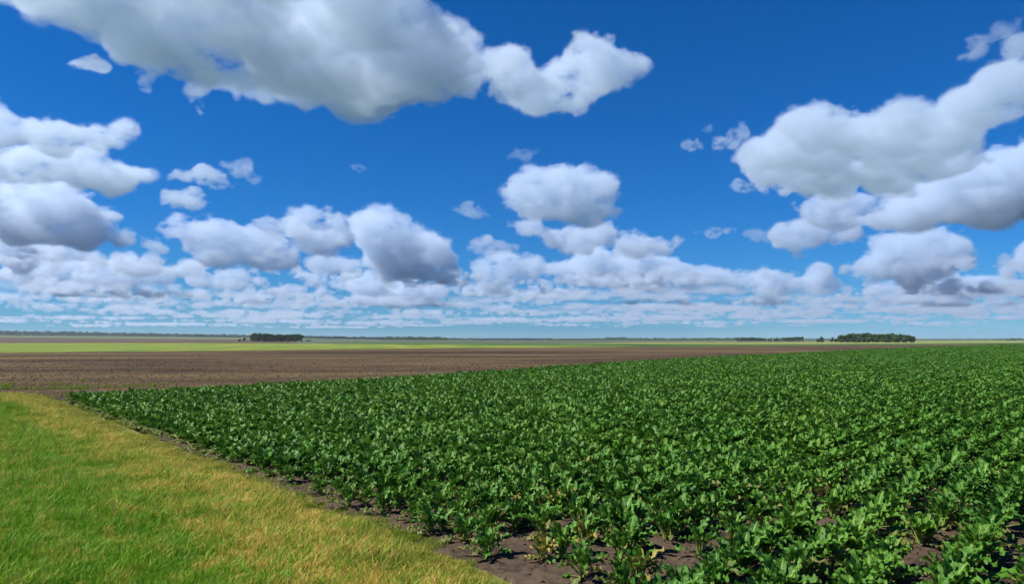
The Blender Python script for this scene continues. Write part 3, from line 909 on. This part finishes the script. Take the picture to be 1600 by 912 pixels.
for nm, sel, protos, lab in (('beet_foliage', db < 45, hi, 'closed green canopy of beet plants in the middle of the field'), ('distant_beet_foliage', db >= 45, lo, 'beet rows merging into one green surface towards the horizon')):
    Q = B[sel]
    n = len(Q)
    cl = proto_collection(nm, protos)
    s_ = rng.uniform(0.85, 1.18, n) * np.where(np.hypot(Q[:, 0], Q[:, 1]) > 110, 1.25, 1.0) * np.where(np.hypot(Q[:, 0], Q[:, 1]) > 220, 1.2, 1.0)
    rot = np.column_stack([rng.normal(0, .08, n), rng.normal(0, .08, n), rng.uniform(0, 6.28, n)])
    zz = np.where(np.hypot(Q[:, 0], Q[:, 1]) > 110, -0.08, 0.0)
    fanp = np.zeros(n, bool)
    if nm == 'beet_foliage':
        svq = side_of_verge(Q[:, :2])
        rim = np.where(svq < 0.75)[0]
        Q = np.concatenate([Q, Q[rim]]); n2_ = len(rim)
        s_ = np.concatenate([s_, rng.uniform(.9, 1.15, n2_)]); zz = np.concatenate([zz, np.full(n2_, 0.02)])
        rot = np.concatenate([rot, np.column_stack([np.zeros(n2_), np.zeros(n2_), math.atan2(-0.64, -0.77) + rng.normal(0, .3, n2_)])])
        for k in range(3): cl.objects.link(bpy.data.objects.new('%s_fan_%02d' % (nm, 20 + k), fan_mesh(np.random.default_rng(90 + k))))
        fanp = np.concatenate([fanp, np.ones(n2_, bool)]); n = len(Q)
    pick = np.where(fanp, rng.integers(len(protos), len(protos) + 3, n), rng.integers(0, len(protos), n))
    o = scatter_obj(nm, np.column_stack([Q[:, :2], zz]), rot, np.column_stack([s_ * .92, s_ * .92, s_ * np.where(np.hypot(Q[:, 0], Q[:, 1]) > 110, .8, 1.04)]), pick, cl)
    tag(o, lab, kind='stuff')
print('plants', len(A), 'near', len(near_ids), 'max near depth', dep[near_ids].max(), time.time() - T0)

# ------------------------------------------------------------------ grass verge
b = NB('verge_turf')
p = b.pos()
col = b.mix(b.ss(b.noise(p, 1.2, 5, 0.6), 0.35, 0.65), (0.09, 0.12, 0.018), (0.20, 0.17, 0.045))
TURF = b.surf(b.principled(col, 0.95, 0.05, b.bump(b.noise(p, 30, 4, 0.7), 0.6, 0.03)).outputs[0])
VW = [(-21.5, 33.2), (-26, 35.0), (-40, 36.5), (-70, 37.0), (-70, -12)]
sheet('grass_verge', [(x, y, 0) for x, y in VERGE] + [(x, y, 0) for x, y in VW[::-1]], 0.012, TURF, 'grass verge along the edge of the beet field')

# direction of the verge edge
v0 = np.array(VERGE[-2]); v1 = np.array(VERGE[1])
vd = (v1 - v0) / np.linalg.norm(v1 - v0)
vn = np.array([-vd[1], vd[0]])          # to the left, away from the beets
if vn[0] > 0: vn = -vn
def grass_material(name, straw):
    b = NB(name)
    p = b.pos()
    sx = b.n('SeparateXYZ'); b.l(p, sx.inputs[0])
    e = b.math('ADD', b.math('MULTIPLY', b.math('SUBTRACT', sx.outputs[0], float(v0[0])), float(vn[0])), b.math('MULTIPLY', b.math('SUBTRACT', sx.outputs[1], float(v0[1])), float(vn[1])))
    n1 = b.noise(p, 0.55, 4, 0.6)
    n2 = b.noise(p, 2.6, 3, 0.6)
    rnd = b.n('ObjectInfo').outputs['Random']
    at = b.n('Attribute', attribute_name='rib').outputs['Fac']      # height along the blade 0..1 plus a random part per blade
    bl = b.n('Attribute', attribute_name='blade').outputs['Fac']
    ee = b.math('ADD', e, b.math('MULTIPLY', b.math('SUBTRACT', n1, 0.5), 4.2))
    band = b.math('MULTIPLY', b.ss(ee, 0.10, 0.75), b.ss(ee, 2.3, 1.3))
    near = b.ss(ee, 0.9, 0.1)
    dry = b.math('ADD', b.math('MULTIPLY', band, 0.44), b.math('MULTIPLY', near, 0.16))
    dry = b.math('ADD', dry, b.math('MULTIPLY', b.math('SUBTRACT', n2, 0.50), 1.7))
    dry = b.math('ADD', dry, straw)
    isdry = b.ss(b.math('SUBTRACT', dry, bl), -0.12, 0.12)
    green = b.mix(bl, (0.085, 0.250, 0.005), (0.215, 0.375, 0.014))
    green = b.mix(near, green, (0.20, 0.27, 0.020))
    dryc = b.mix(b.noise(p, 9.0, 2, 0.5), (0.60, 0.385, 0.055), (0.74, 0.54, 0.15))
    col = b.mix(isdry, green, dryc)
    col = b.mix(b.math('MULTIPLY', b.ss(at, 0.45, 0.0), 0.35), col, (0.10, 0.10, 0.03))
    pr = b.principled(col, 0.6, 0.25)
    tr = b.n('BsdfTranslucent'); b.l(col, tr.inputs['Color'])
    ms = b.n('MixShader'); ms.inputs[0].default_value = 0.3
    b.l(pr.outputs[0], ms.inputs[1]); b.l(tr.outputs[0], ms.inputs[2])
    return b.surf(ms.outputs[0])
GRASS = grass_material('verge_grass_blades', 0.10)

def tuft(name, rs_, nb, rad_, h0, h1, wd, mat):
    Vs, Fs, At, Bl = [], [], [], []
    for k in range(nb):
        a = rs_.uniform(0, 6.28); r = rad_ * math.sqrt(rs_.random())
        x0, y0 = r * math.cos(a), r * math.sin(a)
        h = rs_.uniform(h0, h1) * (0.6 + 0.8 * rs_.random())
        d = rs_.normal(0, 1, 2); d /= np.linalg.norm(d) + 1e-6
        d = d * 0.8 + np.array([0.22, 0.14])               # the wind leans them all a little one way
        ln = rs_.uniform(0.25, 0.95) * h
        fa = rs_.uniform(0, 6.28); sd = np.array([math.cos(fa), math.sin(fa)]) * wd * rs_.uniform(0.7, 1.3)
        bl = rs_.random()
        n0 = len(Vs)
        for t, ww in ((0, 1.0), (0.55, 0.8)):
            c = np.array([x0, y0]) + d * ln * t * t
            z = h * (t - 0.18 * t * t)
            Vs.append((c[0] - sd[0] * ww, c[1] - sd[1] * ww, z)); Vs.append((c[0] + sd[0] * ww, c[1] + sd[1] * ww, z))
            At += [t, t]; Bl += [bl, bl]
        c = np.array([x0, y0]) + d * ln
        Vs.append((c[0], c[1], h * 0.80)); At.append(1.0); Bl.append(bl)
        Fs += [(n0, n0 + 1, n0 + 3, n0 + 2), (n0 + 2, n0 + 3, n0 + 4)]
    return mesh_np(name, np.array(Vs), Fs, mat, {'rib': At, 'blade': Bl})
rs = np.random.default_rng(31)
tufts = [tuft('grass_tuft', rs, 85, 0.16, 0.04, 0.11, 0.0042, GRASS) for k in range(8)] + [tuft('tall_grass_tuft', rs, 40, 0.11, 0.12, 0.21, 0.0040, GRASS) for k in range(3)]
VP_ = VERGE + VW[::-1]
P = np.column_stack([rng.uniform(-34, 3, 60000), rng.uniform(-1, 37, 60000)])
Pn = np.column_stack([rng.uniform(-16, 3, 40000), rng.uniform(4, 19, 40000)])
P = np.concatenate([P, Pn])
wob = 0.55 * (vnoise(P[:, 0] * 1.1 + 60, P[:, 1] * 1.1 + 60, 12) - 0.5) + 0.25 * (vnoise(P[:, 0] * 3.7 + 60, P[:, 1] * 3.7 + 60, 13) - 0.5)
P = P[(inside(VP_, P) | (np.abs(side_of_verge(P)) < 0.3)) & (side_of_verge(P) < wob) & (P[:, 1] < 35.5)]
az_ = np.degrees(np.arctan2(P[:, 0], np.maximum(P[:, 1], .01)))
P = P[(np.abs(az_) < 43) & (P[:, 1] > 3.5)]
ds = np.hypot(P[:, 0], P[:, 1])
n = len(P)
pick = np.where(rng.random(n) < 0.09, rng.integers(8, 11, n), rng.integers(0, 8, n))
pick = np.where((P[:, 0] < -17) & (rng.random(n) < 0.2), rng.integers(8, 11, n), pick)
s_ = rng.uniform(0.7, 1.3, n) * (0.55 + 0.9 * vnoise(P[:, 0] * 1.4 + 70, P[:, 1] * 1.4 + 70, 14))
# shorter right beside the soil
sd_ = -side_of_verge(P)
s_ *= 0.55 + 0.45 * np.clip(sd_ / 0.9, 0, 1)
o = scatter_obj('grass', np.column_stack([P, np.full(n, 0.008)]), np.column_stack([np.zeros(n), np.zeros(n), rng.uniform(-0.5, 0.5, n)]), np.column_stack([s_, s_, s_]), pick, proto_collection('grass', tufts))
tag(o, 'short grass with a dry straw-coloured band along the field edge', kind='stuff')
print('grass tufts', n, time.time() - T0)

# stray blades and weeds on the soil: along the verge and on the ploughed corner beyond it
WEED = grass_material('weed_blades', -0.35)
weeds = [tuft('weed_tuft', rs, 34, 0.10, 0.06, 0.14, 0.004, WEED) for k in range(5)]
Q1 = np.array(VERGE)[1:9]
seg = rng.integers(0, len(Q1) - 1, 420); tt = rng.random(420)[:, None]
W1 = Q1[seg] * (1 - tt) + Q1[seg + 1] * tt + np.abs(rng.normal(0, 0.12, 420))[:, None] * np.array([0.77, 0.64])
W2 = np.column_stack([rng.normal(-25, 6, 1500), rng.normal(39.5, 4.0, 1500)])
W2 = W2[(W2[:, 1] > 33.5) & ~inside(BEET, W2) & (W2[:, 0] < -13)]
W2 = W2[vnoise(W2[:, 0] * .35 + 40, W2[:, 1] * .6 + 9, 8) + rng.normal(0, .08, len(W2)) > 0.66]
f0 = np.array(FAR)
seg = rng.integers(0, 6, 110); tt = rng.random(110)[:, None]
W3 = f0[seg] * (1 - tt) + f0[seg + 1] * tt + np.array([-0.6, 0.8]) * np.abs(rng.normal(0.1, 0.2, 110))[:, None]
W = np.concatenate([W1, W2, W3]); n = len(W)
zz = np.concatenate([np.full(len(W1), 0.01), np.full(len(W2) + len(W3), -0.05)])
s_ = np.concatenate([rng.uniform(.4, .8, len(W1)), rng.uniform(.7, 1.7, len(W2)), rng.uniform(.6, 1.2, len(W3))])
o = scatter_obj('weeds', np.column_stack([W, zz]), np.column_stack([np.zeros(n), np.zeros(n), rng.uniform(0, 6.28, n)]), np.column_stack([s_, s_, s_]), rng.integers(0, 5, n), proto_collection('weeds', weeds))
tag(o, 'sparse weeds sprouting on the bare soil round the field corner', kind='stuff')

# clods and crumbs on the bare soil
def clod(rs_):
    bm = bmesh.new()
    bmesh.ops.create_icosphere(bm, subdivisions=1, radius=1.0)
    for v in bm.verts:
        v.co *= 1 + rs_.normal(0, 0.18)
        v.co.z *= 0.6
    me = bpy.data.meshes.new('clod')
    bm.to_mesh(me); bm.free()
    me.materials.append(SOIL)
    return me
clods = [clod(rs) for k in range(6)]
P = np.column_stack([rng.uniform(-9, 9, 26000), rng.uniform(6, 20, 26000)])
svp = side_of_verge(P)
P = P[(svp > -0.05) & ((svp < 1.2) | (P[:, 1] < 10))]
n = len(P)
s_ = 0.006 + 0.022 * rng.random(n) ** 3
o = scatter_obj('soil_clods', np.column_stack([P, soil_z(P[:, 0], P[:, 1]) + s_ * 0.2]), rng.uniform(0, 6.28, (n, 3)) * np.array([.1, .1, 1]), np.column_stack([s_, s_, s_]), rng.integers(0, 6, n), proto_collection('clods', clods))
tag(o, 'small clods and crumbs of earth scattered on the bare soil', kind='stuff')
b = NB('ploughed_lump')
p = b.pos()
LUMP = b.surf(b.principled(b.mix(b.ss(b.noise(p, 0.7, 5, 0.7), 0.38, 0.62), (0.070, 0.046, 0.027), (0.17, 0.115, 0.058)), 1.0, 0.05).outputs[0])
lumps = [clod(rs) for k in range(6)]
for m_ in lumps: m_.materials[0] = LUMP
nl = 45000
dd = 1.0 / rng.uniform(1 / 150.0, 1 / 30.0, nl)
P = np.column_stack([np.tan(np.radians(rng.uniform(-40, 36, nl))) * dd, dd])
P = P[~inside(BEET, P) & ~inside(VP_, P)]
P = P[edist(FAR, P, closed=False) > 0.3]
n = len(P)
s_ = (0.018 + 0.04 * rng.random(n) ** 2) * np.clip(np.hypot(P[:, 0], P[:, 1]) / 60, 0.7, 1.3)
o = scatter_obj('ploughed_clods', np.column_stack([P, np.full(n, -0.045)]), rng.uniform(0, 6.28, (n, 3)) * np.array([.15, .15, 1]), np.column_stack([s_ * 1.5, s_, s_ * .8]), rng.integers(0, 6, n), proto_collection('lumps', lumps))
tag(o, 'clods of turned earth all over the ploughed field', kind='stuff')

# ------------------------------------------------------------------ trees
def foliage_material(name, dark, light):
    b = NB(name)
    p = b.pos()
    rnd = b.n('ObjectInfo').outputs['Random']
    nz = b.noise(p, 0.55, 4, 0.6)
    col = b.mix(b.ss(nz, 0.35, 0.65), dark, light)
    col = b.mix(b.math('MULTIPLY', rnd, 0.45), col, tuple(v * 1.3 for v in light))
    pr = b.principled(col, 0.7, 0.2)
    tr = b.n('BsdfTranslucent'); b.l(col, tr.inputs['Color'])
    ms = b.n('MixShader'); ms.inputs[0].default_value = 0.2
    b.l(pr.outputs[0], ms.inputs[1]); b.l(tr.outputs[0], ms.inputs[2])
    return b.surf(ms.outputs[0])
CROWN = foliage_material('tree_foliage', (0.028, 0.064, 0.018), (0.075, 0.130, 0.032))
CROWN_B = foliage_material('bush_foliage', (0.035, 0.068, 0.020), (0.075, 0.115, 0.032))
CROWN_R = foliage_material('reddish_foliage', (0.09, 0.055, 0.030), (0.16, 0.085, 0.045))
b = NB('bark'); BARK = b.surf(b.principled(b.mix(b.noise(b.pos(), 3, 4), (0.06, 0.045, 0.035), (0.13, 0.10, 0.08)), 0.9, 0.1).outputs[0])

def crown_mesh(name, rs_, rx, rz, zc, nl, size, mat, clumps=14):
    """leaf-sized faces gathered in clumps spread through the crown"""
    cs = []
    for k in range(clumps):
        d = rs_.normal(size=3); d /= np.linalg.norm(d)
        q = rs_.uniform(0.45, 0.95)
        cs.append((d[0] * rx * q * .75, d[1] * rx * q * .75, zc + d[2] * rz * q * .8, rs_.uniform(.28, .5) * rx))
    cs = np.array(cs)
    which = rs_.integers(0, clumps, nl)
    d = rs_.normal(size=(nl, 3)); d /= np.linalg.norm(d, axis=1, keepdims=True)
    c = cs[which, :3] + d * (cs[which, 3] * rs_.uniform(.5, 1.0, nl) )[:, None] * np.array([1, 1, .85])
    a = rs_.normal(size=(nl, 3)); a /= np.linalg.norm(a, axis=1, keepdims=True)
    bq = np.cross(d + 0.5 * rs_.normal(size=(nl, 3)), a); bq /= np.linalg.norm(bq, axis=1, keepdims=True)
    s = size * rs_.uniform(.6, 1.3, nl)[:, None]
    V = np.stack([c - a * s, c + bq * s * .7, c + a * s, c - bq * s * .7], 1).reshape(-1, 3)
    Fq = np.arange(nl * 4).reshape(-1, 4)
    return mesh_np(name, V, Fq, mat, smooth=False)
def trunk_mesh(name, rs_, h, r):
    V, Fq = [], []
    def tube(p0, p1, r0, r1):
        n0 = len(V); ax = (Vector(p1) - Vector(p0)).normalized(); u_ = ax.orthogonal().normalized(); w_ = ax.cross(u_)
        for p_, rr in ((p0, r0), (p1, r1)):
            for k in range(7):
                t = 6.283 * k / 7; V.append(tuple(Vector(p_) + (u_ * math.cos(t) + w_ * math.sin(t)) * rr))
        for k in range(7): Fq.append((n0 + k, n0 + (k + 1) % 7, n0 + 7 + (k + 1) % 7, n0 + 7 + k))
    tube((0, 0, -.3), (0.1, 0, h * .35), r, r * .75); tube((0.1, 0, h * .35), (0, .1, h * .8), r * .75, r * .25)
    for k in range(5):
        a = 6.28 * k / 5 + rs_.random(); z0 = h * rs_.uniform(.3, .55)
        tube((0.05, 0, z0), (math.cos(a) * h * .24, math.sin(a) * h * .24, z0 + h * .25), r * .45, r * .12)
    return mesh_np(name, np.array(V), Fq, BARK)
rs = np.random.default_rng(41)
TREEM = [(crown_mesh('crown', rs, 3.8, 5.6, 4.7, 1900, .45, CROWN, 20), trunk_mesh('trunk', rs, 9.5, .22)) for k in range(5)]
BUSHM = [(crown_mesh('crown', rs, 2.4, 2.3, 2.0, 700, .36, CROWN_B, 10), trunk_mesh('trunk', rs, 3.4, .10)) for k in range(3)]
REDM = [(crown_mesh('crown', rs, 2.0, 2.6, 2.6, 600, .36, CROWN_R, 9), trunk_mesh('trunk', rs, 4.8, .12))]
def tree(name, meshes, x, y, s, sz, label, group, cat='tree'):
    cm, tm = meshes
    e = bpy.data.objects.new(name, None); COL.objects.link(e)
    e.location = (x, y, float(rise(np.array([x]), np.array([y]))[0]) - 0.15)
    e.rotation_euler = (0, 0, random.uniform(0, 6.28)); e.scale = (s, s, sz)
    tag(e, label, cat, group)
    for nm, m in (('crown', cm), ('trunk', tm)):
        o = bpy.data.objects.new(nm, m); COL.objects.link(o); o.parent = e
def at_px(x, D):
    return (x - 800) / F * D, D
def grove(x0, x1, D, n, hfun, lab, group, depth=50):
    for k in range(n):
        t = (k + .5) / n
        x = x0 + (x1 - x0) * t
        d = D + random.uniform(0, depth)
        X, Y = at_px(x, d)
        h = hfun(t) * random.uniform(.92, 1.06)           # height in metres
        s = h / 10.6
        tree('tree', random.choice(TREEM), X, Y, s * random.uniform(1.0, 1.2), s, lab(k, n, t), group)
# the grove left of the centre
LEFT_G = 'trees of the left grove'
grove(394, 473, 850, 20, lambda t: 10.8 + 1.0 * math.sin(t * 7), lambda k, n, t: 'tree at the left end of the left grove, tallest next to the reddish shrub' if k == 0 else ('tree closing the left grove at its right end' if k == n - 1 else '%s tree from the left in the dense left grove' % ordinal(k + 1)), LEFT_G, 40)
for k, x in enumerate((404, 412, 421, 431, 440, 452, 461)):
    X, Y = at_px(x, 838 + random.uniform(-4, 4))
    tree('bush', random.choice(BUSHM), X, Y, random.uniform(1.1, 1.5), random.uniform(1.2, 1.55), 'rounded light green bush, %s from the left along the front of the left grove' % ordinal(k + 1), 'bushes before the left grove', 'bush')
X, Y = at_px(382.5, 845); tree('shrub', REDM[0], X, Y, 1.05, 1.05, 'reddish shrub standing off the left end of the left grove', None, 'shrub')
X, Y = at_px(375.5, 860); tree('shrub', BUSHM[0], X, Y, .85, .8, 'low dark shrub beside the reddish shrub', None, 'shrub')
for x, wh in ((480, 'closer'), (484.5, 'farther')):
    X, Y = at_px(x, 860); tree('shrub', BUSHM[1], X, Y, .6, .7, 'tiny shrub off the right end of the left grove, the %s of two' % wh, 'shrubs by the left grove', 'shrub')
# the grove on the right
RIGHT_G = 'trees of the right grove'
grove(1311, 1427, 640, 26, lambda t: 7.2 + 2.4 * math.sin(math.pi * (t * .8 + .17)) ** 1.2, lambda k, n, t: 'tree at the left end of the right grove' if k == 0 else ('tree at the right end of the right grove' if k == n - 1 else '%s dark tree from the left in the dense right grove' % ordinal(k + 1)), RIGHT_G, 26)
for k, (x, s, sz, lab) in enumerate(((1283, 1.15, 1.25, 'broad bush standing free to the left of the right grove'), (1298, 1.0, 1.35, 'upright bush between the broad bush and the right grove'), (1305, 0.7, .8, 'low bush touching the left end of the right grove'), (1277, .8, .8, 'small bush outermost to the left of the right grove'))):
    X, Y = at_px(x, 636); tree('bush', BUSHM[k % 3], X, Y, s, sz, lab, 'bushes by the right grove', 'bush')
for k in range(9):
    X, Y = at_px(1313 + 14 * k, 637 + random.uniform(-3, 3))
    tree('bush', random.choice(BUSHM), X, Y, random.uniform(1.3, 1.6), random.uniform(.8, 1.1), 'dark bush, %s from the left along the foot of the right grove' % ordinal(k + 1), 'bushes before the right grove', 'bush')
# low wood left of it
grove(1150, 1255, 900, 24, lambda t: 6.0 + 0.8 * math.sin(t * 9), lambda k, n, t: 'taller tree ending the low wood on the side of the right grove' if k == n - 2 else '%s small dark tree from the left in the low wood beside the right grove' % ordinal(k + 1), 'trees of the low wood', 30)

# far woods along the horizon, each reads as one mass
def far_wood(name, pts, n, h, label, size=2.6):
    """pts: (picture x, distance, height factor)"""
    r_ = np.random.default_rng(len(label) + n)
    xs = np.array([p_[0] for p_ in pts], float); Ds = np.array([p_[1] for p_ in pts], float); hf = np.array([p_[2] for p_ in pts], float)
    x = r_.uniform(xs[0], xs[-1], n)
    D = np.interp(x, xs, Ds) + r_.uniform(0, 90, n)
    hh = h * np.interp(x, xs, hf) * (0.62 + 0.38 * vnoise(x * .22 + 100, np.zeros(n) + 5, 9) + 0.2 * vnoise(x * .9 + 30, np.zeros(n) + 2, 10))
    z = hh * r_.random(n) ** 0.8
    X = (x - 800) / F * D
    z = z + rise(X, D) - 0.3
    c = np.column_stack([X, D, z])
    a = r_.normal(size=(n, 3)); a /= np.linalg.norm(a, axis=1, keepdims=True)
    bq = np.cross(r_.normal(size=(n, 3)), a); bq /= np.linalg.norm(bq, axis=1, keepdims=True)
    s = size * r_.uniform(.6, 1.2, n)[:, None] * (D / 2500)[:, None]
    V = np.stack([c - a * s, c + bq * s, c + a * s, c - bq * s], 1).reshape(-1, 3)
    o = new_obj(name, mesh_np(name, V, np.arange(n * 4).reshape(-1, 4), CROWN, smooth=False))
    tag(o, label, kind='stuff')
far_wood('ridge_forest', [(-400, 3300, 1.9), (0, 3300, 1.9), (80, 3300, 1.75), (200, 3300, 1.3), (300, 3300, 1.1), (385, 3300, 1.1)], 26000, 13, 'long dark forest along the ridge at the left horizon', 3.2)
far_wood('horizon_forest', [(385, 3000, .9), (470, 3000, .9), (560, 3000, .7), (700, 3000, .5), (860, 2900, .5)], 9000, 12, 'thin dark line of woods on the horizon right of the left grove', 2.6)
far_wood('plain_forest', [(594, 2000, 1.0), (605, 2000, 1.25), (650, 2000, 1.25), (690, 2000, 1.1), (700, 2000, .7)], 3000, 8, 'small flat wood alone on the horizon near the centre', 2.0)
far_wood('field_edge_forest', [(850, 2200, .45), (935, 2200, .6), (960, 2200, .95), (972, 2200, 1.0), (985, 2200, .6), (1060, 2100, .6), (1150, 2000, .7)], 6000, 10, 'low dark wood on the horizon behind the straw field', 2.2)
far_wood('distant_forest', [(1240, 3500, .5), (1440, 3500, .45), (1600, 3500, .5), (2000, 3500, .6)], 6000, 10, 'thin blue line of distant woods at the right horizon', 2.8)
far_wood('border_wood', [(1570, 1500, .6), (1580, 1500, .9), (1640, 1500, 1.0)], 900, 6, 'small clump of trees on the horizon at the right border', 1.6)
print('built', time.time() - T0)

# ------------------------------------------------------------------ air over the plain
b = NB('haze_air')
v = b.n('VolumePrincipled')
v.inputs['Color'].default_value = (0.74, 0.84, 1.0, 1)
v.inputs['Density'].default_value = 0.00006
v.inputs['Anisotropy'].default_value = 0.0
b.l(v.outputs[0], b.out.inputs['Volume'])
bm = bmesh.new()
bmesh.ops.create_cube(bm, size=1.0)
for v_ in bm.verts:
    v_.co = Vector((v_.co.x * 18600, v_.co.y * 18600, -1.2 + (v_.co.z + 0.5) * 72))
me = bpy.data.meshes.new('haze'); bm.to_mesh(me); bm.free(); me.materials.append(b.m)
tag(new_obj('haze', me), 'thin pale blue haze over the plain', kind='stuff')
